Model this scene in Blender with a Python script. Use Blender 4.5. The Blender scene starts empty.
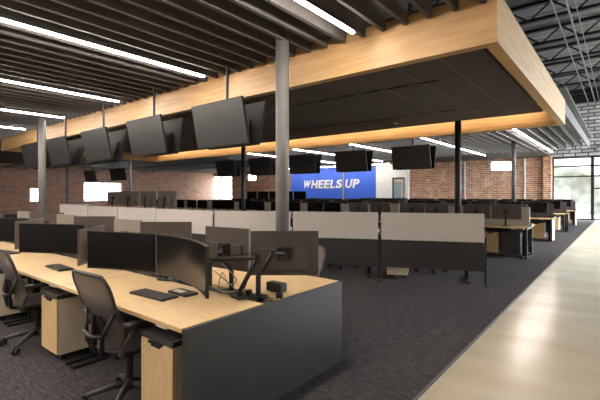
import bpy, bmesh, math, random
from mathutils import Vector, Matrix
random.seed(7)
C = bpy.context.scene.collection
PI = math.pi
# ------------------------------------------------------------------ helpers
def ordn(i):
    return ['first', 'second', 'third', 'fourth', 'fifth', 'sixth', 'seventh', 'eighth', 'ninth', 'tenth',
            'eleventh', 'twelfth', 'thirteenth', 'fourteenth', 'fifteenth', 'sixteenth', 'seventeenth', 'eighteenth', 'nineteenth', 'twentieth'][i]

def srgb(r, g, b):
    f = lambda c: (c/255/12.92) if c/255 <= .04045 else ((c/255+.055)/1.055)**2.4
    return (f(r), f(g), f(b), 1)

def mat(name, col, rough=.6, metal=0, col2=None, scale=20, stretch=(1, 1, 1), bump=0, spec=.5, detail=4, lo=.35, hi=.65):
    m = bpy.data.materials.new(name); m.use_nodes = True
    nt = m.node_tree; b = nt.nodes['Principled BSDF']
    b.inputs['Roughness'].default_value = rough; b.inputs['Metallic'].default_value = metal
    b.inputs['Specular IOR Level'].default_value = spec
    c2 = col2 or tuple([c*.88 for c in col[:3]]+[1])
    tc = nt.nodes.new('ShaderNodeTexCoord'); mp = nt.nodes.new('ShaderNodeMapping')
    mp.inputs['Scale'].default_value = stretch
    n = nt.nodes.new('ShaderNodeTexNoise'); n.inputs['Scale'].default_value = scale; n.inputs['Detail'].default_value = detail
    r = nt.nodes.new('ShaderNodeValToRGB')
    r.color_ramp.elements[0].color = c2; r.color_ramp.elements[0].position = lo
    r.color_ramp.elements[1].color = col; r.color_ramp.elements[1].position = hi
    L = nt.links.new
    L(tc.outputs['Object'], mp.inputs[0]); L(mp.outputs[0], n.inputs['Vector']); L(n.outputs['Fac'], r.inputs[0]); L(r.outputs[0], b.inputs['Base Color'])
    if bump:
        bp = nt.nodes.new('ShaderNodeBump'); bp.inputs['Strength'].default_value = bump; bp.inputs['Distance'].default_value = .01
        L(n.outputs['Fac'], bp.inputs['Height']); L(bp.outputs[0], b.inputs['Normal'])
    return m

def emis(name, col, s):
    m = bpy.data.materials.new(name); m.use_nodes = True; nt = m.node_tree; nt.nodes.clear()
    o = nt.nodes.new('ShaderNodeOutputMaterial'); e = nt.nodes.new('ShaderNodeEmission')
    e.inputs[0].default_value = col; e.inputs[1].default_value = s; nt.links.new(e.outputs[0], o.inputs[0])
    return m

def glassm(name, tint=(.95, .96, .96, 1), gloss=.08):
    m = bpy.data.materials.new(name); m.use_nodes = True; nt = m.node_tree; nt.nodes.clear()
    o = nt.nodes.new('ShaderNodeOutputMaterial'); t = nt.nodes.new('ShaderNodeBsdfTransparent'); t.inputs[0].default_value = tint
    g = nt.nodes.new('ShaderNodeBsdfGlossy'); g.inputs['Roughness'].default_value = .03
    x = nt.nodes.new('ShaderNodeMixShader'); x.inputs[0].default_value = gloss
    nt.links.new(t.outputs[0], x.inputs[1]); nt.links.new(g.outputs[0], x.inputs[2]); nt.links.new(x.outputs[0], o.inputs[0])
    return m

def brickm(name, c1, c2, mortar, w=.22, h=.075, msize=.012, axis='XZ', patch=None, bias=0):
    m = bpy.data.materials.new(name); m.use_nodes = True; nt = m.node_tree; b = nt.nodes['Principled BSDF']
    b.inputs['Roughness'].default_value = .85
    tc = nt.nodes.new('ShaderNodeTexCoord'); sp = nt.nodes.new('ShaderNodeSeparateXYZ'); cb = nt.nodes.new('ShaderNodeCombineXYZ')
    L = nt.links.new
    L(tc.outputs['Object'], sp.inputs[0])
    L(sp.outputs[axis[0]], cb.inputs['X']); L(sp.outputs[axis[1]], cb.inputs['Y'])
    br = nt.nodes.new('ShaderNodeTexBrick'); br.inputs['Scale'].default_value = 1
    br.inputs['Brick Width'].default_value = w; br.inputs['Row Height'].default_value = h; br.inputs['Mortar Size'].default_value = msize
    br.inputs['Color1'].default_value = c1; br.inputs['Color2'].default_value = c2; br.inputs['Mortar'].default_value = mortar
    br.inputs['Bias'].default_value = bias
    L(cb.outputs[0], br.inputs['Vector'])
    out = br.outputs['Color']
    if patch:
        n = nt.nodes.new('ShaderNodeTexNoise'); n.inputs['Scale'].default_value = 3.5; n.inputs['Detail'].default_value = 6
        r = nt.nodes.new('ShaderNodeValToRGB'); r.color_ramp.elements[0].position = .5; r.color_ramp.elements[1].position = .68
        r.color_ramp.elements[1].color = (.75, .75, .75, 1)
        mx = nt.nodes.new('ShaderNodeMixRGB'); mx.inputs['Color2'].default_value = patch
        L(tc.outputs['Object'], n.inputs['Vector']); L(n.outputs['Fac'], r.inputs[0]); L(r.outputs[0], mx.inputs['Fac']); L(out, mx.inputs['Color1'])
        out = mx.outputs[0]
    L(out, b.inputs['Base Color'])
    return m

class B:
    def __init__(s): s.bm = bmesh.new()
    def box(s, x0, x1, y0, y1, z0, z1, bev=0, M=None):
        r = bmesh.ops.create_cube(s.bm, size=1)
        vs = r['verts']
        bmesh.ops.scale(s.bm, vec=(abs(x1-x0), abs(y1-y0), abs(z1-z0)), verts=vs)
        bmesh.ops.translate(s.bm, vec=((x0+x1)/2, (y0+y1)/2, (z0+z1)/2), verts=vs)
        if bev:
            es = list({e for v in vs for e in v.link_edges})
            rr = bmesh.ops.bevel(s.bm, geom=es, offset=bev, segments=2, affect='EDGES', profile=.7)
            vs = list({v for f in rr['faces'] for v in f.verts} | {v for v in vs if v.is_valid})
        if M is not None: bmesh.ops.transform(s.bm, matrix=M, verts=vs)
        return s
    def prism(s, pts, axis, a0, a1):
        # pts 2D polygon; axis 'x','y','z' extrude direction
        def mk(p, a):
            if axis == 'x': return (a, p[0], p[1])
            if axis == 'y': return (p[0], a, p[1])
            return (p[0], p[1], a)
        v0 = [s.bm.verts.new(mk(p, a0)) for p in pts]; v1 = [s.bm.verts.new(mk(p, a1)) for p in pts]
        s.bm.faces.new(v0); s.bm.faces.new(v1[::-1]); n = len(pts)
        for i in range(n): s.bm.faces.new((v0[i], v1[i], v1[(i+1) % n], v0[(i+1) % n]))
        return s
    def tube(s, pts, r, seg=8, closed=False):
        pts = [Vector(p) for p in pts]; n = len(pts); rings = []
        rr = r if isinstance(r, (list, tuple)) else [r]*n
        up = Vector((0, 0, 1))
        prev = None
        for i, p in enumerate(pts):
            if closed: d = pts[(i+1) % n]-pts[i-1]
            else: d = pts[min(i+1, n-1)]-pts[max(i-1, 0)]
            if d.length < 1e-9: d = Vector((0, 0, 1))
            d.normalize()
            if prev is None:
                a = d.cross(up)
                if a.length < .05: a = d.cross(Vector((1, 0, 0)))
            else:
                a = prev-d*prev.dot(d)
            a.normalize(); prev = a; b = d.cross(a)
            rings.append([s.bm.verts.new(p+(a*math.cos(2*PI*k/seg)+b*math.sin(2*PI*k/seg))*rr[i]) for k in range(seg)])
        m = n if closed else n-1
        for i in range(m):
            A, Bb = rings[i], rings[(i+1) % n]
            for k in range(seg): s.bm.faces.new((A[k], A[(k+1) % seg], Bb[(k+1) % seg], Bb[k]))
        if not closed:
            s.bm.faces.new(rings[0][::-1]); s.bm.faces.new(rings[-1])
        return s
    def cyl(s, x, y, z0, z1, r, seg=24, r2=None):
        return s.tube([(x, y, z0), (x, y, z1)], [r, r2 if r2 else r], seg)
    def grid(s, f, nu, nv, th=0, nrm=None):
        # surface f(u,v)->Vector; with thickness th along nrm (Vector or fn)
        def lay(off):
            return [[s.bm.verts.new(Vector(f(i/nu, j/nv))+off(i/nu, j/nv)) for j in range(nv+1)] for i in range(nu+1)]
        a = lay(lambda u, v: Vector((0, 0, 0)))
        for i in range(nu):
            for j in range(nv): s.bm.faces.new((a[i][j], a[i+1][j], a[i+1][j+1], a[i][j+1]))
        if th:
            b = lay(lambda u, v: Vector(nrm)*th)
            for i in range(nu):
                for j in range(nv): s.bm.faces.new((b[i][j+1], b[i+1][j+1], b[i+1][j], b[i][j]))
            bd = [(i, 0) for i in range(nu)]+[(nu, j) for j in range(nv)]+[(i, nv) for i in range(nu, 0, -1)]+[(0, j) for j in range(nv, 0, -1)]
            for k in range(len(bd)):
                p, q = bd[k], bd[(k+1) % len(bd)]
                s.bm.faces.new((a[p[0]][p[1]], b[p[0]][p[1]], b[q[0]][q[1]], a[q[0]][q[1]]))
        return s
    def build(s, name, m, parent=None, smooth=False, kind=None):
        bmesh.ops.recalc_face_normals(s.bm, faces=s.bm.faces)
        me = bpy.data.meshes.new(name); s.bm.to_mesh(me); s.bm.free()
        if smooth:
            for p in me.polygons: p.use_smooth = True
        o = bpy.data.objects.new(name, me); C.objects.link(o); me.materials.append(m)
        if parent: o.parent = parent
        if kind: o['kind'] = kind
        return o

def tag(o, label, cat, group=None):
    o['label'] = label; o['category'] = cat
    if group: o['group'] = group
    elif 'group' in o: del o['group']
    return o
def thing(name, loc=(0, 0, 0), rz=0):
    o = bpy.data.objects.new(name, None); C.objects.link(o); o.location = loc; o.rotation_euler = (0, 0, rz); o.empty_display_size = .1
    return o
def dup(root, loc, rz=0):
    r = root.copy(); C.objects.link(r); r.location = loc; r.rotation_euler = (0, 0, rz)
    for ch in list(root.children):
        c = ch.copy(); C.objects.link(c); c.parent = r
        for g in list(ch.children):
            d = g.copy(); C.objects.link(d); d.parent = c
    return r
class Proto:
    """builds a thing once, later placements copy it part by part"""
    def __init__(s, fn): s.fn = fn; s.root = None
    def place(s, loc, rz, label, cat, group=None):
        if s.root is None:
            s.root = s.fn(); o = s.root; o.location = loc; o.rotation_euler = (0, 0, rz)
        else: o = dup(s.root, loc, rz)
        tag(o, label, cat, group); return o

# ------------------------------------------------------------------ materials
M = {}
M['maple'] = mat('maple_laminate', srgb(218, 186, 138), .42, col2=srgb(206, 173, 125), scale=6, stretch=(1, 9, 9), detail=6)
M['maple_v'] = mat('maple_front', srgb(226, 194, 146), .5, col2=srgb(214, 180, 132), scale=8, stretch=(8, 8, .8), detail=6)
M['oak'] = mat('oak_veneer', srgb(206, 168, 116), .5, col2=srgb(186, 147, 98), scale=2.2, stretch=(.5, .5, 9), detail=6)
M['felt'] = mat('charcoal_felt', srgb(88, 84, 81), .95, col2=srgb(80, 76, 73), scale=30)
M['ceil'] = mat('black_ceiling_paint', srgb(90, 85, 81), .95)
M['felt_daylit'] = mat('charcoal_felt_daylit', srgb(112, 113, 116), .95, col2=srgb(102, 103, 106), scale=30)  # same charcoal felt, lightened: window light on the far baffles painted in
M['ceil_daylit'] = mat('black_ceiling_paint_daylit', srgb(96, 97, 100), .95)  # black ceiling paint again, with far daylight put into its colour
M['charcoal'] = mat('charcoal_laminate', srgb(52, 50, 50), .5, col2=srgb(49, 47, 47), scale=3)
M['blackmetal'] = mat('black_metal', srgb(28, 27, 28), .45, scale=5)
M['blackplastic'] = mat('black_plastic', srgb(30, 28, 28), .5, scale=8)
M['greyplastic'] = mat('dark_grey_plastic', srgb(62, 58, 56), .5, scale=8)
M['chairmesh'] = mat('woven_mesh', srgb(88, 80, 76), .85, col2=srgb(60, 54, 52), scale=160)
M['screen'] = mat('matte_screen', srgb(10, 8, 8), .22, scale=2, spec=.3)
M['monback'] = mat('monitor_back_plastic', srgb(88, 78, 71), .42, col2=srgb(80, 71, 64), scale=3)
M['tvhousing'] = mat('black_tv_plastic', srgb(16, 15, 15), .6, scale=8, spec=.25)
M['monlight'] = mat('pale_monitor_plastic', srgb(150, 140, 130), .5, scale=3)
M['tvscreen'] = mat('tv_screen', srgb(46, 47, 49), .38, col2=srgb(44, 45, 47), scale=1.5, spec=.6)
M['fabric'] = mat('warm_grey_fabric', srgb(212, 205, 199), .95, col2=srgb(202, 195, 189), scale=60)
M['fabric_dark'] = mat('dark_grey_fabric', srgb(70, 68, 70), .95, scale=60)
M['seatfab'] = mat('charcoal_cushion', srgb(62, 58, 56), .95, col2=srgb(50, 47, 46), scale=80)
M['greymetal'] = mat('grey_column_paint', srgb(116, 114, 112), .5, col2=srgb(108, 106, 104), scale=4)
M['darkcolumn'] = mat('dark_column_paint', srgb(52, 52, 54), .5, scale=4)
M['white'] = mat('white_paint', srgb(228, 228, 226), .6, scale=4)
M['whiteplastic'] = mat('white_plastic', srgb(225, 222, 216), .4, scale=6)
M['pedside'] = mat('pale_grey_laminate', srgb(222, 206, 180), .5, col2=srgb(216, 199, 172), scale=4)
M['steel'] = mat('joist_steel', srgb(26, 26, 28), .6, scale=5)
M['deck'] = mat('metal_roof_deck', srgb(104, 104, 108), .6, col2=srgb(82, 82, 86), scale=1.2)
M['pipe'] = mat('grey_conduit', srgb(100, 100, 102), .5, scale=5)
M['plaster'] = mat('grey_plaster', srgb(190, 184, 176), .9, scale=3)
M['blue'] = mat('blue_wall_paint', srgb(58, 100, 210), .6, col2=srgb(55, 97, 206), scale=1)
M['brick'] = brickm('old_brick', srgb(196, 126, 88), srgb(140, 84, 60), srgb(206, 188, 168), .40, .125, .018, 'XZ', patch=srgb(214, 190, 166))
M['brick_left'] = brickm('old_brick_side', srgb(196, 130, 100), srgb(132, 88, 70), srgb(190, 172, 156), .40, .125, .018, 'YZ', patch=srgb(165, 150, 140))
M['paintbrick'] = brickm('painted_brick', srgb(214, 214, 214), srgb(150, 150, 152), srgb(60, 60, 64), .62, .21, .03, 'XZ')
M['glass'] = glassm('clear_glazing')
M['cable'] = mat('grey_cable', srgb(150, 140, 128), .5, scale=5)
M['lamp'] = emis('led_strip', (1, .90, .80, 1), 26)
M['lamp_fill'] = emis('fill_bay_lens', (1, .95, .88, 1), 8)  # glow of the added fill lamps
M['cove'] = emis('cove_led', (1, .76, .50, 1), 6.5)

def carpet():
    m = bpy.data.materials.new('carpet_tile'); m.use_nodes = True; nt = m.node_tree; b = nt.nodes['Principled BSDF']; L = nt.links.new
    b.inputs['Roughness'].default_value = .95; b.inputs['Specular IOR Level'].default_value = .15
    tc = nt.nodes.new('ShaderNodeTexCoord'); mp = nt.nodes.new('ShaderNodeMapping'); mp.inputs['Scale'].default_value = (1, 6.5, 1)
    n = nt.nodes.new('ShaderNodeTexNoise'); n.inputs['Scale'].default_value = 9; n.inputs['Detail'].default_value = 9; n.inputs['Roughness'].default_value = .75
    r = nt.nodes.new('ShaderNodeValToRGB')
    e = r.color_ramp.elements; e[0].position = .36; e[0].color = srgb(48, 45, 46); e[1].position = .62; e[1].color = srgb(92, 87, 88)
    k = e.new(.5); k.color = srgb(68, 65, 68)
    mp2 = nt.nodes.new('ShaderNodeMapping'); mp2.inputs['Scale'].default_value = (2, 9, 1)
    n2 = nt.nodes.new('ShaderNodeTexNoise'); n2.inputs['Scale'].default_value = 22; n2.inputs['Detail'].default_value = 2
    r2 = nt.nodes.new('ShaderNodeValToRGB'); r2.color_ramp.elements[0].position = .64; r2.color_ramp.elements[1].position = .7
    mx = nt.nodes.new('ShaderNodeMixRGB'); mx.inputs['Color2'].default_value = srgb(130, 120, 108)
    L(tc.outputs['Object'], mp.inputs[0]); L(mp.outputs[0], n.inputs['Vector']); L(n.outputs['Fac'], r.inputs[0])
    L(tc.outputs['Object'], mp2.inputs[0]); L(mp2.outputs[0], n2.inputs['Vector']); L(n2.outputs['Fac'], r2.inputs[0])
    L(r2.outputs[0], mx.inputs['Fac']); L(r.outputs[0], mx.inputs['Color1']); L(mx.outputs[0], b.inputs['Base Color'])
    return m
def concrete():
    m = bpy.data.materials.new('polished_concrete'); m.use_nodes = True; nt = m.node_tree; b = nt.nodes['Principled BSDF']; L = nt.links.new
    b.inputs['Roughness'].default_value = .22; b.inputs['Specular IOR Level'].default_value = .4
    tc = nt.nodes.new('ShaderNodeTexCoord'); mp = nt.nodes.new('ShaderNodeMapping'); mp.inputs['Scale'].default_value = (.8, 1.6, 1); mp.inputs['Rotation'].default_value = (0, 0, .3)
    n = nt.nodes.new('ShaderNodeTexNoise'); n.inputs['Scale'].default_value = 1.3; n.inputs['Detail'].default_value = 5; n.inputs['Distortion'].default_value = .3
    r = nt.nodes.new('ShaderNodeValToRGB'); e = r.color_ramp.elements
    e[0].position = .25; e[0].color = srgb(192, 177, 152); e[1].position = .72; e[1].color = srgb(208, 198, 180)
    k = e.new(.5); k.color = srgb(201, 188, 165)
    r3 = nt.nodes.new('ShaderNodeValToRGB'); r3.color_ramp.elements[0].color = (.2, .2, .2, 1); r3.color_ramp.elements[1].color = (.28, .28, .28, 1)
    L(tc.outputs['Object'], mp.inputs[0]); L(mp.outputs[0], n.inputs['Vector']); L(n.outputs['Fac'], r.inputs[0]); L(r.outputs[0], b.inputs['Base Color'])
    L(n.outputs['Fac'], r3.inputs[0]); L(r3.outputs[0], b.inputs['Roughness'])
    return m
def tiles():
    m = bpy.data.materials.new('black_ceiling_tile'); m.use_nodes = True; nt = m.node_tree; b = nt.nodes['Principled BSDF']; L = nt.links.new
    b.inputs['Roughness'].default_value = .9
    tc = nt.nodes.new('ShaderNodeTexCoord'); mp = nt.nodes.new('ShaderNodeMapping'); mp.inputs['Rotation'].default_value = (0, 0, PI/2)
    br = nt.nodes.new('ShaderNodeTexBrick'); br.offset = 0; br.inputs['Scale'].default_value = 1
    br.inputs['Brick Width'].default_value = 1.3; br.inputs['Row Height'].default_value = .65; br.inputs['Mortar Size'].default_value = .006
    br.inputs['Color1'].default_value = srgb(82, 76, 73); br.inputs['Color2'].default_value = srgb(89, 83, 80); br.inputs['Mortar'].default_value = srgb(140, 130, 122)
    L(tc.outputs['Object'], mp.inputs[0]); L(mp.outputs[0], br.inputs['Vector']); L(br.outputs['Color'], b.inputs['Base Color'])
    return m
M['carpet'] = carpet(); M['concrete'] = concrete(); M['tiles'] = tiles()
def meshy():
    m = bpy.data.materials.new('see_through_mesh'); m.use_nodes = True; nt = m.node_tree; L = nt.links.new
    b = nt.nodes['Principled BSDF']; b.inputs['Base Color'].default_value = srgb(112, 102, 98); b.inputs['Roughness'].default_value = .7
    o = nt.nodes['Material Output']; t = nt.nodes.new('ShaderNodeBsdfTransparent'); x = nt.nodes.new('ShaderNodeMixShader')
    tc = nt.nodes.new('ShaderNodeTexCoord'); n = nt.nodes.new('ShaderNodeTexNoise'); n.inputs['Scale'].default_value = 90
    r = nt.nodes.new('ShaderNodeValToRGB'); r.color_ramp.elements[0].color = (.68, .68, .68, 1); r.color_ramp.elements[1].color = (.78, .78, .78, 1)
    L(tc.outputs['Object'], n.inputs['Vector']); L(n.outputs['Fac'], r.inputs[0]); L(r.outputs[0], x.inputs[0])
    L(t.outputs[0], x.inputs[1]); L(b.outputs[0], x.inputs[2]); L(x.outputs[0], o.inputs[0])
    return m
M['mesh'] = meshy()

# ------------------------------------------------------------------ camera
E = 1.53; YAW = math.atan2(322, 399)
cam = bpy.data.cameras.new('camera'); co = bpy.data.objects.new('camera', cam); C.objects.link(co)
co.location = (0, 0, E); co.rotation_euler = (PI/2, 0, YAW)
cam.sensor_width = 36; cam.lens = 399/600*36; cam.shift_y = -6/600; cam.clip_end = 300; cam.clip_start = .05
bpy.context.scene.camera = co

# ------------------------------------------------------------------ setting
XL, XR, YF, YB = -36., 8., 29., -7.       # room bounds
RX0, RX1, RY0, RY1 = -17.6, -1.0, 4.47, 10.8   # timber ring
CE = -1.2                                   # carpet edge
def S(b, name, m): return b.build(name, m, kind='structure')
S(B().box(XL, CE, YB, YF, -.1, 0), 'floor', M['carpet'])
S(B().box(CE, XR, YB, YF, -.1, -.004), 'floor', M['concrete'])
S(B().box(CE-.012, CE+.012, YB, YF, -.02, .004), 'trim_1', M['pipe'])
# dropped black ceiling above the baffles, and the low dark ceiling further left
S(B().box(RX0, RX1, YB, RY0, 3.95, 4.0), 'ceiling', M['ceil'])
S(B().box(RX0, RX1, RY1+.0, 21.6, 3.95, 4.0), 'ceiling', M['ceil_daylit'])
S(B().box(XL, RX0-.01, YB, YF, 3.85, 3.95), 'ceiling', M['ceil'])
S(B().box(RX0, RX1-2.4, 21.6, YF, 3.86, 3.95), 'ceiling', M['ceil'])
S(B().box(RX0+.38, RX1-.38, RY0+.2, RY1-.38, 3.38, 3.42), 'ceiling', M['tiles'])
S(B().box(RX0+.01, RX1-.01, RY0+.01, RY1-.01, 3.645, 3.68), 'ceiling', M['ceil'])
# roof deck (corrugated) over the open strip
b = B(); n = 70
pts = []
for i in range(n+1):
    y = YB+(YF-YB)*i/n
    pts += [(y, 7.6), (y+.2, 7.6), (y+.26, 7.62), (y+.45, 7.62)]
pts = [p for p in pts if p[0] <= YF+.3]
b.prism(pts+[(pts[-1][0], 7.75), (pts[0][0], 7.75)], 'x', -8, XR)
S(b, 'ceiling', M['deck'])
S(B().box(-8.1, -8, YB, YF, 4.0, 7.7), 'wall_roof_upstand', M['ceil'])

# timber ring: four faces with underside band
def ringmesh():
    b = B(); t = .13; z0, z1 = 3.1, 3.64
    b.box(RX0, RX1, RY0, RY0+t, z0, z1).box(RX0, RX1, RY1-t, RY1, z0, z1)
    b.box(RX0, RX0+t, RY0+t, RY1-t, z0, z1).box(RX1-t, RX1, RY0+t, RY1-t, z0, z1)
    return b
rt = thing('timber_ceiling_ring', (0, 0, 3.1))
o = ringmesh(); bmesh.ops.translate(o.bm, vec=(0, 0, -3.1), verts=o.bm.verts); o.build('timber_band', M['oak'], rt)
o = B().box(RX0+.45, RX1-.45, RY1-.43, RY1-.40, .36, .39)
o.build('cove_light', M['cove'], rt)
tag(rt, 'pale oak band framing the sunken black ceiling panel, glowing inside', 'ceiling feature')

# baffles
def baffle_front():
    r = thing('ceiling_baffle'); B().box(-.024, .024, -11.35, 0, .0, .3).build('baffle_board', M['felt'], r)
    B().box(-.004, .004, -2.0, -1.99, .3, .43).box(-.004, .004, -.5, -.49, .3, .43).build('hanger_rod', M['blackmetal'], r); return r
def baffle_back():
    r = thing('ceiling_baffle'); B().box(-.024, .024, 0, 10.7, .0, .3).build('baffle_board', M['felt_daylit'], r)
    B().box(-.004, .004, 2.0, 2.01, .3, .43).box(-.004, .004, 9.5, 9.51, .3, .43).build('hanger_rod', M['blackmetal'], r); return r
pf, pb = Proto(baffle_front), Proto(baffle_back)
LX = [-2.51, -5.36, -8.21, -11.06, -13.91]
i = 0; x = -1.12
while x > RX0:
    pf.place((x, RY0-.02, 3.52), 0, 'long charcoal felt baffle hung in front of the oak band', 'ceiling baffle', 'felt baffles over the near desks')
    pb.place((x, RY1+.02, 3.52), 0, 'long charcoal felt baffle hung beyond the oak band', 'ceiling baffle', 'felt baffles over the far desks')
    x -= .2865; i += 1
# linear lights
def lin(n):
    def fn():
        r = thing('linear_light'); B().box(-.03, .03, 0, n, .012, .06).build('housing', M['blackmetal'], r)
        B().box(-.018, .018, .01, n-.01, -.012, .012).build('diffuser', M['lamp'], r); return r
    return fn
l1, l2 = Proto(lin(10.4)), Proto(lin(8.6))
for i, x in enumerate(LX):
    l1.place((x, -6.27, 3.465), 0, '%s white strip light from the right, near side of the oak band' % ordn(i), 'ceiling light', 'strip lights in front of the oak band')
    l2.place((x, 12.9, 3.465), 0, '%s white strip light from the right, beyond the oak band' % ordn(i), 'ceiling light', 'strip lights beyond the oak band')
lw = Proto(lin(12.0))  # extra strip put in to brighten the blue wall
lw.place((-13.5, 27.3, 3.78), PI/2, 'added strip light brightening the blue lettered wall', 'ceiling light')
def bay():  # unseen lamps over the walkway, added for ambient fill
    r = thing('fill_bay_light'); B().tube([(0, 0, .25), (0, 0, .12), (0, 0, 0)], [.06, .1, .26], 24).build('reflector', M['blackmetal'], r, smooth=True)
    B().cyl(0, 0, -.012, -.002, .24, 24).build('lens', M['lamp_fill'], r); B().cyl(0, 0, .25, 2.09, .008, 8).build('suspension', M['blackmetal'], r); return r
pbay = Proto(bay)
for i, (x, y) in enumerate(((2.2, -3), (2.2, 2), (2.2, 7), (2.2, 12), (2.2, 17), (5.6, -3), (5.6, 4.5), (5.6, 12))):
    pbay.place((x, y, 5.5), 0, 'added unseen round fill lamp over the concrete walkway, outside the picture', 'ceiling light', 'added fill lamps over the concrete walkway')
# slot diffusers in tile ceiling
for k, yy in enumerate((6.45, 9.0)):
    r = thing('slot_diffuser_row', (0, yy, 3.372))
    for i in range(28):
        xx = -2.5-.52*i
        B().box(xx-.18, xx+.18, -.022, .022, -.002, .007).build('slot', M['blackmetal'], r)
    tag(r, 'dashed line of black air slots in tiled ceiling, %s the oak band front' % ('nearer' if k == 0 else 'farther from'), 'air vent')
r = thing('smoke_detector', (-4.55, 9.6, 3.36)); B().cyl(0, 0, 0, .02, .07).build('base', M['whiteplastic'], r); B().cyl(0, 0, -.02, 0, .045, r2=.06).build('cover', M['whiteplastic'], r)
tag(r, 'small round white detector on the black tiled ceiling', 'smoke detector')

# columns
def column(x, y, d, z1, m, label):
    r = thing('steel_column', (x, y, 0)); B().cyl(0, 0, 0, z1, d/2, 32).build('shaft', m, r, smooth=False)
    for p in r.children[0].data.polygons: p.use_smooth = len(p.vertices) == 4
    B().box(-.16, .16, -.16, .16, 0, .015).build('base_plate', m, r)
    tag(r, label, 'column')
column(-3.47, 3.93, .175, 3.95, M['greymetal'], 'thick grey round steel column rising behind the nearest desks')
column(-12.1, 3.98, .185, 3.85, M['greymetal'], 'grey round steel column at the far left, in front of hanging televisions')
column(-3.24, 10.4, .16, 3.38, M['darkcolumn'], 'dark round column standing before the brick wall under the oak band')
column(-3.3, 17.4, .16, 3.95, M['darkcolumn'], 'dark slim column in front of the white high window')
column(-11.15, 10.4, .16, 3.38, M['darkcolumn'], 'dark slim column left of the blue wall')
column(-11.2, 17.4, .1, 3.95, M['greymetal'], 'thin grey column crossing the blue lettered wall')
column(-19.5, 10.4, .16, 3.85, M['greymetal'], 'grey column behind raised monitors at the left')
column(-27.3, 10.4, .16, 3.85, M['greymetal'], 'grey column farthest left near the side brick wall')

# far wall: brick / white / blue / windows
def wall_y(name, x0, x1, z0, z1, m, y=YF): return S(B().box(x0, x1, y, y+.3, z0, z1), name, m)
W1 = -3.35
def px(xp, y=YF):   # world x on plane y for a picture column
    t = (xp-300)/399; Z = y/(t*.628+.778); return (t*.778-.628)*Z
xa, xb = px(490), px(512); xc, xd = px(209.5), px(232); xe, xf = px(247), px(256)
z1a, z0a = 3.72, 3.07
wall_y('wall_far', px(376), xa, 0, 3.9, M['brick']); wall_y('wall_far', xa, xb, 0, z0a, M['brick']); wall_y('wall_far', xa, xb, z1a, 3.9, M['brick'])
wall_y('wall_far', xb, W1, 0, 3.9, M['brick'])
wall_y('wall_far', XL, xc, 0, 3.9, M['brick']); wall_y('wall_far', xc, xd, 0, .9, M['brick']); wall_y('wall_far', xc, xd, 3.6, 3.9, M['brick'])
wall_y('wall_far', xd, xe, 0, 3.9, M['brick']); wall_y('wall_far', xe, xf, 0, 2.9, M['brick']); wall_y('wall_far', xe, xf, 3.6, 3.9, M['brick'])
wall_y('wall_far', xf, px(376), 0, 3.9, M['brick'])
wall_y('wall_far_upper', -18, W1, 3.9, 7.7, M['paintbrick']); wall_y('wall_far_upper', W1, XR, 3.75, 7.7, M['paintbrick'])
S(B().box(px(544), W1-.02, YF-.28, YF-.002, 0, 3.9), 'wall_far_pier', M['brick'])
# blue wall and white wall
S(B().box(px(291, 28.7), px(376, 28.7), 28.7, YF-.005, 0, 5.2), 'wall_blue', M['blue'])
wx0, wx1 = px(376, 28.7), px(408, 28.7)
dx0, dx1 = px(392.5, 28.7), px(404.5, 28.7)
S(B().box(wx0, dx0, 28.7, YF-.005, 0, 5.2).box(dx1, wx1, 28.7, YF-.005, 0, 5.2).box(dx0, dx1, 28.7, YF-.005, 2.8, 5.2), 'wall_white', M['white'])
dr = S(B().box(dx0+.04, dx1-.04, 28.78, 28.84, .02, 2.74), 'door_1', M['pedside'])
B().box(dx0, dx0+.06, 28.66, 28.86, 0, 2.8).box(dx1-.06, dx1, 28.66, 28.86, 0, 2.8).box(dx0, dx1, 28.66, 28.86, 2.72, 2.8).build('door_frame', M['blackmetal'], dr)
B().box(dx0+.1, dx0+.7, 28.77, 28.785, .3, 2.5).build('door_glass', mat('door_glass_grey', srgb(150, 170, 180), .2), dr)
B().tube([(dx1-.14, 28.72, .9), (dx1-.14, 28.72, 1.3)], .02).build('door_handle', M['blackmetal'], dr)
# lettering
lt = thing('wall_lettering', (0, 28.68, 0))
lx0, lx1 = px(303, 28.68), px(359.5, 28.68)
word = 'WHEELS UP'; adv = {'W': 1.25, 'H': 1.0, 'E': .86, 'L': .82, 'S': .92, ' ': .3, 'U': 1.0, 'P': .9}
tot = sum(adv[c] for c in word); cur = 0; wd = (lx1-lx0); CH = .74; Zb = 2.03
for c in word:
    w = adv[c]/tot*wd
    if c != ' ':
        cu = bpy.data.curves.new('letter', 'FONT'); cu.body = c; cu.size = 1; cu.extrude = .02; cu.offset = .035; cu.resolution_u = 6
        ob = bpy.data.objects.new('tmp', cu); C.objects.link(ob); bpy.context.view_layer.update()
        me = bpy.data.meshes.new_from_object(ob.evaluated_get(bpy.context.evaluated_depsgraph_get()))
        bpy.data.objects.remove(ob); bpy.data.curves.remove(cu)
        xs = [v.co.x for v in me.vertices]; ys = [v.co.y for v in me.vertices]
        a0, a1, h0, h1 = min(xs), max(xs), min(ys), max(ys)
        for v in me.vertices:
            u = (v.co.x-a0)/(a1-a0); h = (v.co.y-h0)/(h1-h0); d = v.co.z
            v.co = Vector((lx0+cur+u*w*.84+h*.16, -.02-d, Zb+h*CH))
        me.materials.clear(); me.materials.append(M['white'])
        lo = bpy.data.objects.new('letter', me); C.objects.link(lo); lo.parent = lt
    cur += w
tag(lt, 'white slanted capital letters reading WHEELS UP on the blue wall', 'sign')

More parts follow.
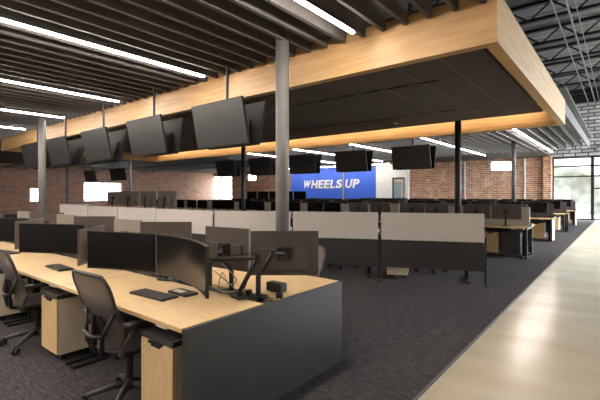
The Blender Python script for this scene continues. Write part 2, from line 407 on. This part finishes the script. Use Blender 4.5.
# windows
wi = [0]
def window(x0, x1, z0, z1, y, vx=(), hz=(), axis='y', fr=.05, m=None):
    wi[0] += 1
    b = B()
    def bx(bb, a0, a1, c0, c1, d=.05):
        if axis == 'y': bb.box(a0, a1, y-d, y+d, c0, c1)
        else: bb.box(y-d, y+d, a0, a1, c0, c1)
    bx(b, x0, x0+fr, z0, z1); bx(b, x1-fr, x1, z0, z1); bx(b, x0, x1, z0, z0+fr); bx(b, x0, x1, z1-fr, z1)
    for v in vx: bx(b, v-fr/2, v+fr/2, z0, z1)
    for h in hz: bx(b, x0, x1, h-fr/2, h+fr/2)
    f = S(b, 'window_%d' % wi[0], m or M['blackmetal'])
    g = B(); bx(g, x0+fr*.5, x1-fr*.5, z0+fr*.5, z1-fr*.5, .006); g.build('pane', M['glass'], f)
xx = W1
while xx < XR-.5:
    x2 = min(xx+2.0, XR); window(xx, x2, 0, 3.75, YF+.05, (), (2.58, 3.2) if xx < -1.5 else (1.85, 2.58, 3.2), fr=.08); xx = x2
window(xa, xb, z0a, z1a, YF+.1)
window(xc, xd, .9, 3.6, YF+.1, (px(220.5),), (1.6, 2.3, 3.0), fr=.1)
window(xe, xf, 2.9, 3.6, YF+.1)
# left wall at x=XL with two windows
def pyl(xp):
    t = (xp-300)/399; Z = XL/(t*.778-.628); return (t*.628+.778)*Z
ya, yb_, yc, yd = pyl(30), pyl(40), pyl(84), pyl(122)
def wall_x(y0, y1, z0, z1): S(B().box(XL-.3, XL, y0, y1, z0, z1), 'wall_left', M['brick_left'])
wall_x(YB, ya, 0, 3.9); wall_x(ya, yb_, 0, .9); wall_x(ya, yb_, 2.0, 3.9); wall_x(yb_, yc, 0, 3.9); wall_x(yc, yd, 0, .9); wall_x(yc, yd, 2.55, 3.9); wall_x(yd, YF, 0, 3.9)
window(ya, yb_, .9, 2.0, XL-.1, axis='x'); window(yc, yd, .9, 2.55, XL-.1, ((yc+yd)/2,), axis='x')
# right glazed front and the glazed side behind the camera
yy = 13.0
while yy < YF-.1:
    y2 = min(yy+3, YF); window(yy, y2, 0, 6.4, XR+.05, (), (1.0, 3.2), axis='x', fr=.08); yy = y2
S(B().box(XR, XR+.3, YB, YF+.3, 6.4, 7.75).box(XR, XR+.3, YB, 13.0, 0, 6.4), 'wall_right', M['white'])
S(B().box(XL, XR, YB-.3, YB, 0, 7.75), 'wall_back', M['plaster'])
# outdoors
S(B().box(-90, 90, -70, 110, -.3, -.12), 'ground_outside', mat('pale_paving', srgb(176, 176, 168), .8, scale=.5))
for i, (x, y, h, w) in enumerate([(-1.0, 44, 13, 15), (18, 62, 14, 16), (40, 50, 12, 14), (-24, 62, 14, 16)]):
    b = B(); bmesh.ops.create_icosphere(b.bm, subdivisions=4, radius=1)
    for v in b.bm.verts:
        d = 1+.18*math.sin(v.co.x*7+i)*math.sin(v.co.y*6)+.12*math.sin(v.co.z*11+v.co.x*5)
        v.co = Vector((v.co.x*w*.5*d, v.co.y*w*.5*d, v.co.z*h*.5*d+h*.45))
    t = thing('tree', (x, y, -.12)); b.build('crown', mat('pale_leaves', srgb(156, 159, 152), .9, col2=srgb(120, 124, 117), scale=1.5), t)
    B().cyl(0, 0, 0, h*.45, .18, 10).build('trunk', mat('bark', srgb(120, 105, 90), .9), t)
    tag(t, ['pale tree outdoors seen through the left pane of the tall windows', 'pale tree outdoors behind the tall windows, at the frame edge', 'pale low tree outdoors right of the others', 'pale tree outdoors behind the brick wall'][i], 'tree')

# joists and girders in the open roof
def joist():
    r = thing('roof_joist'); b = B(); x0, x1 = -7.9, 7.9
    b.box(x0, x1, -.08, .08, .5, .6).build('top_chord', M['steel'], r)
    B().box(x0, x1, -.07, .07, 0, .09).build('bottom_chord', M['steel'], r)
    b = B(); x = x0; k = 0
    while x < x1-.5:
        b.tube([(x, 0, .04 if k % 2 else .54), (x+.62, 0, .54 if k % 2 else .04)], .032, 6); x += .62; k += 1
    b.build('web', M['steel'], r); return r
pj = Proto(joist)
for i, y in enumerate((5.0, 7.3, 9.7, 12.1, 14.5, 16.9, 19.3, 21.7, 24.1, 26.5)):
    pj.place((0, y, 6.98), 0, 'black open-web roof joist, %s counting back from the tall windows' % ordn(9-i), 'roof joist', 'joists under the open roof')
g = thing('roof_girder', (0, 28.0, 6.75)); B().box(-7.9, 7.9, -.1, .1, 0, .06).box(-7.9, 7.9, -.1, .1, .74, .8).box(-7.9, 7.9, -.02, .02, .06, .74).build('steel_web', M['steel'], g)
tag(g, 'deep black steel girder high above the tall windows', 'roof beam')
for i, (x, z, rr) in enumerate(((-1.45, 6.6, .02), (-1.15, 6.62, .028), (-.95, 6.55, .015), (-.2, 6.7, .05), (.9, 6.6, .03), (2.0, 6.65, .04))):
    o = B().tube([(x, -5, z), (x, 28.5, z)], rr).build('conduit', M['pipe'])
    tag(o, ('%s grey pipe from the left running lengthwise under the roof joists' % ordn(i)), 'pipe', 'pipes under the open roof')
S(B().box(-1.1, XR, YF-1.4, YF-.01, 4.1, 4.25), 'trim_2', M['pipe'])
# sprinkler / service pipes at left far ceiling
for i, (y, z) in enumerate(((9.2, 3.55), (12.5, 3.62), (16.0, 3.5), (20.0, 3.6))):
    o = B().tube([(XL+.2, y, z), (RX0-.2, y, z)], .06).build('conduit', M['pipe'])
    tag(o, '%s crosswise grey pipe under the dark ceiling at the left' % ordn(i), 'pipe', 'pipes at the far left ceiling')
# white conduit and strips on brick wall
for i, xp in enumerate((465, 525)):
    o = B().box(px(xp)-.05, px(xp)+.05, YF-.07, YF-.005, 0, 3.8).build('wall_conduit', M['white'])
    tag(o, 'white vertical pipe on the brick wall, %s' % ('near the high window' if i else 'left of it beside the dark column'), 'pipe')

# ------------------------------------------------------------------ televisions
def tvpair():
    return None
def tv_unit():
    r = thing('hanging_television')
    W, H = .59, .68; a = math.radians(11.5)
    M1 = Matrix.Translation((0, 0, 0)) @ Matrix.Rotation(a, 4, 'X')
    B().box(-W, W, 0, .035, 0, H, .006, M1).box(-W*.6, W*.6, .035, .06, .1, H*.6, .008, M1).build('housing', M['tvhousing'], r)
    B().box(-W+.008, W-.008, -.002, .001, .012, H-.008, 0, M1).build('display', M['tvscreen'], r)
    return r
def mount():
    r = thing('ceiling_mount'); B().cyl(0, 0, 0, 1.22, .022, 12).build('pole', M['blackmetal'], r)
    B().box(-.25, .25, -.02, .02, 0, .04).box(-.03, .03, -.05, .05, -.1, .05).build('bracket', M['blackmetal'], r)
    B().cyl(0, 0, 1.22, 1.24, .07, 16).build('ceiling_plate', M['blackmetal'], r); return r
ptv, pmt = Proto(tv_unit), Proto(mount)
def tvs(y0, xs, row):
    for i, x in enumerate(xs):
        nm = ordn(i)
        ptv.place((x, y0+.02, 2.26), 0, '%s tilted television from the right in the %s hanging row, facing the viewer' % (nm, row), 'television', 'televisions of the %s row facing the viewer' % row)
        ptv.place((x+.02, y0+.24, 2.26), PI, '%s tilted television from the right in the %s hanging row, facing away' % (nm, row), 'television', 'televisions of the %s row facing away' % row)
        pmt.place((x, y0+.13, 2.7), 0, 'black pole holding the %s television pair from the right, %s row' % (nm, row), 'tv mount', 'poles of the %s television row' % row)
tvs(4.0, [-4.79, -6.87, -8.9, -10.95, -12.9], 'near')
tvs(11.15, [-4.81, -6.86, -8.9, -10.95, -13.0], 'far')
for i, (x, k) in enumerate(((-22.2, 1.5), (-25.7, 1.25))):
    ptv.place((x, 11.15, 2.3), 0, 'wide black television hanging before the side window, %s of the two' % ('right' if i == 0 else 'left'), 'television').scale = (k, 1, 1)
    pmt.place((x, 11.2, 2.7), 0, 'black pole of the %s television before the side window' % ('right' if i == 0 else 'left'), 'tv mount')

# ------------------------------------------------------------------ furniture prototypes
DZ = .73
def desk(w=1.78, d=.72):
    def fn():
        r = thing('office_desk')           # origin: front right corner on the floor; spans -w..0, 0..d
        B().box(-w+.007, -.007, 0, d, DZ-.028, DZ, .003).build('worktop', M['maple'], r)
        for x in (-w+.07, -.07):
            B().box(x-.03, x+.03, d*.5-.04, d*.5+.04, .02, DZ-.06, .004).box(x-.03, x+.03, .06, d-.04, 0, .025, .004).box(x-.025, x+.025, .06, d-.04, DZ-.06, DZ-.03).build('leg', M['blackmetal'], r)
        B().box(-w+.15, -.15, d*.5-.03, d*.5+.03, DZ-.075, DZ-.03).build('crossbar', M['blackmetal'], r)
        B().box(-.3, -.18, .01, .05, DZ-.047, DZ-.03, .003).build('height_control', M['whiteplastic'], r)
        return r
    return fn
def pedestal(side='pedside', front='maple_v', w0=.182):
    def fn():
        r = thing('drawer_pedestal')       # origin: floor, front centre; front toward -y
        w, d = w0, .56
        B().box(-w, w, .02, d, .07, .575, .003).build('body', M[side], r)
        f = B().box(-w, w, -.002, .018, .08, .572, .002).build('door', M[front], r)
        B().box(-.075, .075, -.02, .0, .564, .575, .002).box(-.05, .05, -.012, -.001, .545, .566, .002).build('handle', M['blackmetal'], f)
        B().box(-w-.004, w+.004, -.004, d+.004, .578, .614, .010).build('cushion', M['seatfab'], r)
        for x in (-.12, .12):
            for y in (.08, .48):
                B().tube([(x-.012, y, .03), (x+.012, y, .03)], .03, 12).box(x-.006, x+.006, y-.01, y+.01, .03, .072).build('caster', M['blackplastic'], r)
        return r
    return fn
def chair():
    r = thing('office_chair')              # faces +y
    # five legs with casters
    for k in range(5):
        a = 2*PI*k/5+.35; ca, sa = math.cos(a), math.sin(a)
        lg = B().tube([(0, 0, .13), (ca*.12, sa*.12, .12), (ca*.3, sa*.3, .075)], [.03, .026, .018], 8).build('base_leg', M['greyplastic'], r, smooth=True)
        q = B(); px_, py_ = ca*.315, sa*.315
        for s_ in (-1, 1):
            q.tube([(px_-sa*.012*s_, py_+ca*.012*s_, .03), (px_-sa*.03*s_, py_+ca*.03*s_, .03)], .03, 14)
        q.tube([(px_, py_, .03), (px_-ca*.0, py_-sa*.0, .08)], .01, 6)
        q.build('caster', M['blackplastic'], lg)
    B().cyl(0, 0, .09, .17, .04, 16).build('hub', M['greyplastic'], r)
    B().cyl(0, 0, .15, .38, .026, 14).build('gas_lift', M['blackmetal'], r)
    B().box(-.09, .09, -.16, .1, .37, .42, .015).tube([(.09, 0, .4), (.2, .02, .39)], .008).build('tilt_mechanism', M['blackplastic'], r)
    # seat: rounded mesh pan, waterfall front
    def seatf(u, v):
        x = (u-.5)*2; y = (v-.5)*2
        wx = .25*(1-.08*max(0, -y))
        rx = x*math.sqrt(max(0, 1-.35*y**4)); ry = y*math.sqrt(max(0, 1-.3*x**4))
        return (rx*wx, .03+ry*.23, .455+.025*x*x-.035*max(0, y)**3-.01*(1-x*x))
    B().grid(seatf, 12, 12, .03, (0, 0, -1)).build('seat', M['chairmesh'], r, smooth=True)
    # back
    def prof(s):   # s 0 bottom..1 top -> y,z, half-width
        y = -.215+.055*math.sin(min(1, s*1.7)*PI)*.8-.15*s**1.5
        z = .44+.58*s
        w = .16+.085*math.sin(min(1., s*1.15)*PI/2)
        return y, z, w
    def backf(u, v):
        y, z, w = prof(v); t = (u-.5)*2
        if v > .82: w *= math.sqrt(max(.0, 1-((v-.82)/.18)**2*.35))
        if v < .12: w *= math.sqrt(max(.0, 1-((.12-v)/.12)**2*.5))
        return (t*w, y+.045*t*t-.0, z+.02*(1-t*t)*(1 if v > .9 else 0))
    B().grid(backf, 14, 18, .006, (0, -1, 0)).build('backrest', M['mesh'], r, smooth=True)
    loop = [backf(0, j/18) for j in range(19)]+[backf(i/14, 1) for i in range(1, 14)]+[backf(1, 1-j/18) for j in range(19)]+[backf(1-i/14, 0) for i in range(1, 14)]
    B().tube([(p[0], p[1]-.003, p[2]) for p in loop], .013, 8, closed=True).build('back_frame', M['greyplastic'], r, smooth=True)
    # spine yoke + lumbar
    b = B()
    for s_ in (-1, 1):
        b.tube([(s_*.03, -.12, .4), (s_*.06, -.25, .44), (s_*.12, -.275, .58), (s_*.2, -.225, .76)], [.02, .02, .015, .012], 8)
    b.tube([(-.13, -.28, .58), (0, -.3, .57), (.13, -.28, .58)], .014, 8)
    b.build('back_yoke', M['blackplastic'], r, smooth=True)
    b = B()
    for s_ in (-1, 1):
        b.grid(lambda u, v, s_=s_: (s_*(.015+.085*u*(1-.3*v)), -.225-.035*v-.03*u*0, .56+.14*v+.02*u), 4, 5, .015, (0, -1, 0))
    b.box(-.012, .012, -.29, -.255, .5, .72, .004)
    b.build('lumbar_support', M['blackplastic'], r, smooth=False)
    for s_ in (-1, 1):
        ar = B().tube([(s_*.1, -.14, .42), (s_*.25, -.2, .46), (s_*.29, -.19, .56), (s_*.29, -.12, .66)], [.018, .018, .016, .016], 8).build('arm', M['greyplastic'], r, smooth=True)
        B().box(s_*.29-.045, s_*.29+.045, -.2, .1, .655, .685, .012).build('arm_pad', M['blackplastic'], ar)
    return r

# monitor: origin below its middle on the desk top; screen faces -y; ends bend forward by sag
def monitor_obj(w, h, sag, zb, arm=None, stand=True, backm='monback', simple=False):
    r = thing('computer_monitor'); nseg = (1 if sag == 0 else 4) if simple else (1 if sag == 0 else 26)
    def cy(u): return -sag*((u-.5)*2)**2
    f = lambda u, v: ((u-.5)*w, cy(u), zb+v*h)
    b = B(); b.grid(f, nseg, 1, .022, (0, 1, 0))
    b.build('housing', M[backm], r)
    fd = lambda u, v: ((u-.5)*(w-.016), cy(.5+(u-.5)*(w-.016)/w)-.0035, zb+.012+v*(h-.02))
    B().grid(fd, nseg, 1, .003, (0, 1, 0)).build('display', M['screen'], r)
    b = B(); b.box(-w*.36, w*.36, .018, .04, zb+h*.12, zb+h*.62, .008); b.build('rear_cover', M[backm], r)
    B().box(-.06, .06, .04, .062, zb+h*.5-.05, zb+h*.5+.05, .003).build('mount_plate', M['blackmetal'], r)
    if arm:
        aj = [Vector(p) for p in arm]
        a = B()
        for i in range(len(aj)-1): a.tube([aj[i], aj[i+1]], [.02, .017], 10)
        for p in aj[:-1]: a.tube([p+Vector((0, 0, -.028)), p+Vector((0, 0, .028))], .024, 12)
        ao = a.build('arm', M['blackmetal'], r, smooth=False)
        q = aj[-1]
        B().box(q.x-.07, q.x+.07, q.y-.05, q.y+.05, 0, .014, .004).cyl(q.x, q.y, .01, max(.03, q.z), .02, 14).build('clamp', M['blackmetal'], ao)
    elif stand:
        B().box(-.02, .02, .05, .075, 0, zb+h*.5, .004).build('neck', M['blackmetal'], r)
        B().box(-.1, .1, -.02, .16, 0, .012, .003).build('foot', M['blackmetal'], r)
    return r
def mon_between(pL, pR, sag, z0, z1, label, arm_world=None, group=None, backm='monback'):
    """screen face looks to the left-hand normal reversed: local -y is the viewer side, going pL->pR along local +x"""
    L_, R_ = Vector((pL[0], pL[1], 0)), Vector((pR[0], pR[1], 0)); mid = (L_+R_)/2; d = R_-L_; ang = math.atan2(d.y, d.x)
    nrm = Vector((-math.sin(ang), math.cos(ang), 0)); mid = mid+nrm*sag
    arm = None
    if arm_world:
        inv = (Matrix.Translation((mid.x, mid.y, DZ)) @ Matrix.Rotation(ang, 4, 'Z')).inverted()
        arm = [inv @ Vector(p) for p in arm_world]; arm = [Vector((0, .062, (z0+z1)/2-DZ))]+arm
    r = monitor_obj(d.length, z1-z0, sag, z0-DZ, arm, backm=backm); r.location = (mid.x, mid.y, DZ); r.rotation_euler = (0, 0, ang)
    tag(r, label, 'computer monitor', group); return r

P = 1.78
pdA, pdB = Proto(desk(P, .70)), Proto(desk(P, .82))
pped, pchair = Proto(pedestal()), Proto(chair)
X0 = -2.03
NU = 5
for i in range(NU):
    xr = X0-P*i
    pdA.place((xr, 1.4, 0), 0, '%s light wood desk from the right in the nearest row, viewer side' % ordn(i), 'desk', 'near row desks, viewer side')
    pdB.place((xr-P, 3.09, 0), PI, '%s light wood desk from the right in the nearest row, far side' % ordn(i), 'desk', 'near row desks, far side')
B().box(.002, .03, 0, 1.69, 0, DZ-.002, .002).build('end_panel', M['charcoal'], pdA.root)['label'] = 'large charcoal end panel closing the desk row'
dv = thing('cable_tray', (X0, 2.12, 0)); B().box(-P*NU, -.03, .0, .15, .5, .51).box(-P*NU, -.03, 0, .008, .5, .62).box(-P*NU, -.03, .142, .15, .5, .62).build('tray', M['blackmetal'], dv)
B().box(-P*NU, -.03, .06, .09, .1, .5).build('divider_board', M['blackmetal'], dv)
tag(dv, 'black cable tray in the slot between the nearest back-to-back desks', 'cable tray')
# pedestals
for i, x in enumerate((-2.335, -4.14, -5.95, -7.74)):
    pped.place((x, 1.42, 0), 0, '%s cushioned wooden drawer pedestal from the right under the nearest desks' % ordn(i), 'pedestal', 'pedestals under the nearest desks')
# chairs
for i, (x, y, a) in enumerate(((-2.86, 1.52, .04), (-4.68, 1.5, -.03), (-6.65, 1.5, .1))):
    pchair.place((x, y, 0), a, '%s mesh office chair from the right at the nearest desks, viewer side' % ordn(i), 'office chair', 'chairs on the viewer side of the near row').scale = (.97, .97, .965)
for i, (x, y, a) in enumerate(((-2.8, 3.38, PI+.1), (-4.6, 3.5, PI), (-6.4, 3.5, PI-.1))):
    pchair.place((x, y, 0), a, '%s mesh office chair from the right behind the nearest desks, far side' % ordn(i), 'office chair', 'chairs on the far side of the near row').scale = (.92, .92, .9)
# monitors, viewer side
for i in range(4):
    s = -1.88*(i-1)
    Lp = ((-4.0, 1.70), (-3.24, 1.965)) if i == 0 else ((-5.71+s, 1.63), (-4.86+s, 2.03))
    Rp = ((-3.21, 1.955), (-2.19, 1.70)) if i == 0 else ((-4.68+s, 2.16), (-4.17+s, 1.68))
    s0 = -1.84*i
    mon_between(*Lp, .02, .82, 1.175, '%s wide left-hand monitor from the right in the nearest row, dark screen toward viewer' % ordn(i), [(-3.5+s0, 2.0, 1.0), (-3.3+s0, 2.11, .95)] if i == 0 else [(-5.2+s, 2.0, 1.0), (-5.1+s, 2.15, .95)], 'left screens of the near row', 'blackplastic')
    mon_between(*Rp, .075 if i == 0 else .02, .82, 1.175, '%s angled right-hand monitor from the right in the nearest row, dark screen toward viewer' % ordn(i), [(-2.22, 2.22, 1.03), (-2.3, 2.11, .78)] if i == 0 else [(-4.25+s, 2.12, 1.0), (-4.2+s, 2.16, .9)], 'right screens of the near row', 'blackplastic' if i == 0 else 'monback')
for i in range(4):
    s = -1.7*i
    # far-side monitors, seen from behind
    mon_between((-1.93+s, 2.63), (-2.36+s, 2.285), .0, .87, 1.23, '%s right-hand grey monitor back from the right, far side of the nearest row' % ordn(i), [(-2.1+s, 2.27, 1.07), (-2.19+s, 2.2, .9)], 'right monitor backs of the near row')
    mon_between((-2.41+s, 2.33), (-2.93+s, 2.29), .0, .88, 1.24, '%s left-hand grey monitor back from the right, far side of the nearest row' % ordn(i), [(-2.6+s, 2.16, 1.02), (-2.5+s, 2.2, .9)], 'left monitor backs of the near row', 'monback' if i == 0 else 'monlight')
# keyboards
def keyboard():
    r = thing('keyboard'); B().box(-.215, .215, -.075, .075, 0, .014, .004).build('base', M['blackplastic'], r)
    b = B()
    for j in range(5):
        for k in range(15): b.box(-.205+k*.0275, -.205+k*.0275+.0235, -.066+j*.027, -.066+j*.027+.022, .014, .019)
    b.build('keys', M['greyplastic'], r); return r
pk = Proto(keyboard)
for i, (x, a) in enumerate(((-2.87, .06), (-4.72, -.04), (-6.5, .1))):
    pk.place((x, 1.72, DZ), a, '%s black keyboard from the right on the nearest desks' % ordn(i), 'keyboard', 'keyboards on the near row')
mt_ = thing('document_tray', (-2.72, 1.9, DZ)); B().box(-.14, .1, -.06, .06, 0, .02, .004).build('tray', M['blackplastic'], mt_)
B().box(-.1, .02, -.045, .01, .021, .024).build('paper', M['whiteplastic'], mt_)
tag(mt_, 'small dark tray with a white sheet behind the nearest keyboard', 'desk tray')
pb_ = thing('power_module', (-2.2, 2.42, DZ)); B().box(-.08, .08, -.04, .04, .008, .08, .012).build('socket_block', M['blackplastic'], pb_)
B().box(-.05, .05, -.02, .02, 0, .01).build('foot', M['blackmetal'], pb_); tag(pb_, 'black power block beside the monitor arm at the desk corner', 'power socket')
for i, (x, y) in enumerate(((-2.17, 2.2), (-2.34, 2.24), (-2.06, 2.3))):
    t = thing('cable_clamp', (x, y, DZ-.02)); B().cyl(0, 0, 0, .05, .028, 16).build('knob', M['blackmetal'], t)
    B().box(-.02, .02, -.03, .03, -.01, .003).build('bracket', M['blackmetal'], t)
    tag(t, ['round black clamp knob in the slot beside the power block', 'round black clamp knob left of the power block', 'round black clamp knob nearest the desk end'][i], 'clamp')
def cab(pts, lab, m='cable', r=.004):
    c = []
    P_ = [Vector(p) for p in pts]; P_ = [P_[0]]+P_+[P_[-1]]
    for i in range(1, len(P_)-2):
        for k in range(6):
            t = k/6; a, b_, c_, d_ = P_[i-1:i+3]
            c.append(.5*((2*b_)+(c_-a)*t+(2*a-5*b_+4*c_-d_)*t*t+(3*b_-a-3*c_+d_)*t**3))
    c.append(P_[-2]); o = B().tube(c, r, 6).build('cable', M[m], smooth=True); tag(o, lab, 'cable')
cab([(-2.3, 1.93, 1.02), (-2.22, 2.0, .9), (-2.35, 2.04, .84), (-2.5, 2.1, .9), (-2.6, 2.13, .7)], 'pale cable looping under the nearest monitor arm')
cab([(-2.42, 1.95, .95), (-2.3, 2.06, .8), (-2.45, 2.08, .76), (-2.56, 2.02, .8), (-2.4, 2.15, .7)], 'pale cable coiled on the desk behind the angled monitor')
cab([(-2.25, 1.9, 1.06), (-2.24, 2.05, 1.07), (-2.2, 2.2, 1.06), (-2.24, 2.15, .9), (-2.28, 2.12, .76)], 'black cable strapped along the nearest monitor arm', 'blackplastic')
cab([(-2.66, 1.95, .95), (-2.72, 2.02, .86), (-2.6, 2.03, .78), (-2.72, 2.08, .745), (-2.8, 2.14, .7)], 'pale cable hanging behind the dark tray')

# ------------------------------------------------------------------ screens row (privacy panels)
PT = [(-13.7, 5.0), (-11.72, 5.0), (-9.98, 5.0), (-8.25, 5.0), (-6.3, 5.07), (-4.86, 5.77), (-3.38, 6.46), (-1.76, 7.12)]
def privacy(a, b_, label, zt=1.2, name='privacy_screen', zl=.235, fab='fabric', ft=.12):
    A_, B_ = Vector((a[0], a[1], 0)), Vector((b_[0], b_[1], 0)); d = B_-A_; ang = math.atan2(d.y, d.x); w = d.length
    r = thing(name, A_, ang)
    B().box(.03, w-.03, -.02, .02, .72, zt, .008).build('fabric_screen', M[fab], r)
    B().box(.03, w-.03, -.012, .012, zl, .715, .002).build('lower_panel', M['charcoal'], r)
    for x in (.012, w-.012):
        B().box(x-.011, x+.011, -.02, .02, .01, .8, .003).box(x-.02, x+.02, -ft, .02, 0, .018, .004).build('leg', M['blackmetal'], r)
    tag(r, label, 'desk screen', None); return ang, w
lab = ['leftmost', 'second from left', 'third from left', 'fourth from left', 'fifth from left, behind the grey column', 'third from right, right of the grey column', 'second from right', 'rightmost']
lab = ['leftmost beige', 'second beige', 'third beige', 'fourth beige', 'fifth from left, beige,', 'sixth from left, grey', 'rightmost grey']
pdC = Proto(desk(1.36, .72))
for i in range(7):
    ang, w = privacy(PT[i], PT[i+1], '%s fabric screen with charcoal lower panel in the row behind nearest desks' % lab[i])
    n = Vector((-math.sin(ang), math.cos(ang), 0)); d = Vector((math.cos(ang), math.sin(ang), 0)); q = Vector((PT[i+1][0], PT[i+1][1], 0))
    # worktop right behind the screen, user on the far side
    if i not in (1, 2): pdC.place((q+n*.78-d*(w/2+.68)), ang+PI, 'light wood desk behind the %s screen' % lab[i].replace(',', ''), 'desk', 'desks behind the fabric screens')
    if i >= 4:
        c = q+n*1.12-d*(w*.5); pchair.place(c, ang+PI+.2*(i-5), 'mesh office chair behind the %s screen' % lab[i].replace(',', ''), 'office chair')
        c = q+n*.70-d*(w-.3); pped.place(c, ang+PI, 'pale pedestal behind the %s screen' % lab[i].replace(',', ''), 'pedestal')
for i in (5, 6):
    t = thing('post_clip', (PT[i][0]+.0, PT[i][1]-.03, .85)); B().box(-.022, .022, -.02, .02, 0, .06, .003).build('clip', M['whiteplastic'], t)
    tag(t, 'small white clip between fabric screens, %s' % ('behind the grey column' if i == 5 else 'beside the rightmost screen'), 'clip')
privacy((-13.73, 5.9), (-13.72, 5.03), 'short beige return screen at the left end of the screen row')

# ------------------------------------------------------------------ far rows
def mon_simple():
    return monitor_obj(.70, .36, 0, .17, simple=True, backm='blackplastic')
def mon_brown():
    return monitor_obj(.68, .36, 0, .17, simple=True, backm='monback')
pm, pm2 = Proto(mon_simple), Proto(mon_brown)
pd2 = Proto(desk(1.7, .72)); pps = Proto(lambda: pedestal('charcoal', 'charcoal', .22)())
ROWS = [(11.35, 10, 'second'), (15.7, 9, 'third'), (19.8, 8, 'fourth'), (23.9, 7, 'fifth')]
for (yc, nu, nm) in ROWS:
    ex = -1.76
    for i in range(nu):
        xr = ex-1.75*i
        raised = 0
        privacy((xr-1.75, yc+.02), (xr, yc+.02), '%s %s fabric screen from the aisle in the %s desk row' % (ordn(i), 'beige' if nm == 'second' else 'dark grey', nm), 1.2, fab='fabric' if nm == 'second' else 'fabric_dark', ft=.02)
        for side in (0, 1):
            sd = 'viewer side' if side == 0 else 'far side'
            if side == 0 and i == 0: first = None
            if side == 0: o = pd2.place((xr-.02, yc-.74, 0), 0, '%s desk from the aisle, %s row, %s' % (ordn(i), nm, sd), 'desk', 'desks of the %s row' % nm)
            else: o = pd2.place((xr-1.72, yc+.78, 0), PI, '%s desk from the aisle, %s row, %s' % (ordn(i), nm, sd), 'desk', 'desks of the %s row' % nm)
            if side == 0 and i == 0: first = o
            for k in range(2):
                x = xr-.48-.72*k-random.uniform(0, .08)
                h = DZ+random.uniform(-.02, .05)
                kk = 'right' if k == 0 else 'left'
                if side == 0:
                    bk = nm == 'second' and i < 3
                    q = (pm2 if bk else pm).place((x, yc-.3, DZ), (PI if bk else 0)+random.uniform(-.12, .12), '%s monitor on the %s desk from the aisle, %s row, %s' % (kk, ordn(i), nm, 'brown back to viewer' if bk else 'screen to viewer'), 'computer monitor', 'viewer-side monitors of the %s row' % nm)
                else:
                    q = (pm2 if (nm == 'second' and i < 3) else pm).place((x, yc+.36, DZ), PI+random.uniform(-.12, .12), '%s monitor on the %s desk from the aisle, %s row, facing away' % (kk, ordn(i), nm), 'computer monitor', 'far-side monitors of the %s row' % nm)
        if i < 3:
            pped.place((xr-(.80 if nm == 'second' else .42), yc-.6 if nm == 'second' else yc-.62, 0), 0, '%s pedestal from the aisle under the %s desk row' % (ordn(i), nm), 'pedestal', 'pedestals of the %s row' % nm)
            pchair.place((xr-1.1, yc-1.1, 0), .2, '%s office chair from the aisle on the viewer side of the %s row' % (ordn(i), nm), 'office chair', 'viewer-side chairs of the %s row' % nm)
    if nm == 'second':
        q = pps.place((ex-.35, yc-.6, 0), 0, 'dark drawer pedestal beside the pale one at the aisle end of the second row', 'pedestal')
    # end frame
    if nm in ('second', 'fourth'):
        B().box(.012, .05, .0, .04, 0, DZ).box(.012, .05, .66, .7, 0, DZ).box(.012, .05, 0, .7, DZ-.04, DZ).box(.012, .05, 0, .7, 0, .03).build('end_frame', M['blackmetal'], first)
    else:
        B().box(.012, .045, 0, .7, 0, DZ).build('end_panel', M['pedside'], first)['label'] = 'pale end panel'
# raised standing desks with monitors
def raised(x0, x1, y, z, n, proto, nm, z2):
    r = thing('standing_desk', ((x0+x1)/2, y, 0)); w = (x1-x0)/2
    B().box(-w, w, -.35, .35, z-.03, z).build('worktop', M['maple'], r)
    for s in (-1, 1): B().box(s*(w-.2)-.04, s*(w-.2)+.04, -.04, .04, 0, z-.03).box(s*(w-.2)-.04, s*(w-.2)+.04, -.3, .3, 0, .03).build('leg', M['blackmetal'], r)
    tag(r, nm+' raised standing desk', 'desk')
    for k in range(n):
        x = x1-(k+.5)*(x1-x0)/n
        proto.place((x, y+.05, z), z2+random.uniform(-.1, .1), '%s monitor from the right on the %s raised standing desk' % (ordn(k), nm), 'computer monitor', 'monitors on the %s standing desk' % nm)
raised(-14.2, -10.5, 13.4, 1.12, 5, pm, 'black-screened', 0)
pm3 = Proto(lambda: monitor_obj(.80, .38, .04, .12, simple=False, backm='monback'))
raised(-11.85, -8.35, 5.55, 1.1, 4, pm3, 'brown-backed', PI)
# ------------------------------------------------------------------ world + render settings
w = bpy.data.worlds.new('sky'); bpy.context.scene.world = w; w.use_nodes = True
nt = w.node_tree; bg = nt.nodes['Background']
tc = nt.nodes.new('ShaderNodeTexCoord'); n_ = nt.nodes.new('ShaderNodeTexNoise'); n_.inputs['Scale'].default_value = 3
rr = nt.nodes.new('ShaderNodeValToRGB'); rr.color_ramp.elements[0].color = (.78, .88, 1, 1); rr.color_ramp.elements[1].color = (1, 1, 1, 1)
nt.links.new(tc.outputs['Generated'], n_.inputs['Vector']); nt.links.new(n_.outputs['Fac'], rr.inputs[0]); nt.links.new(rr.outputs[0], bg.inputs[0])
bg.inputs[1].default_value = 5.5
sc = bpy.context.scene
sc.view_settings.view_transform = 'Standard'; sc.view_settings.look = 'None'; sc.view_settings.gamma = 1
sc.view_settings.exposure = 2.36
sc.cycles.max_bounces = 8; sc.cycles.diffuse_bounces = 5; sc.cycles.glossy_bounces = 4; sc.cycles.transparent_max_bounces = 12
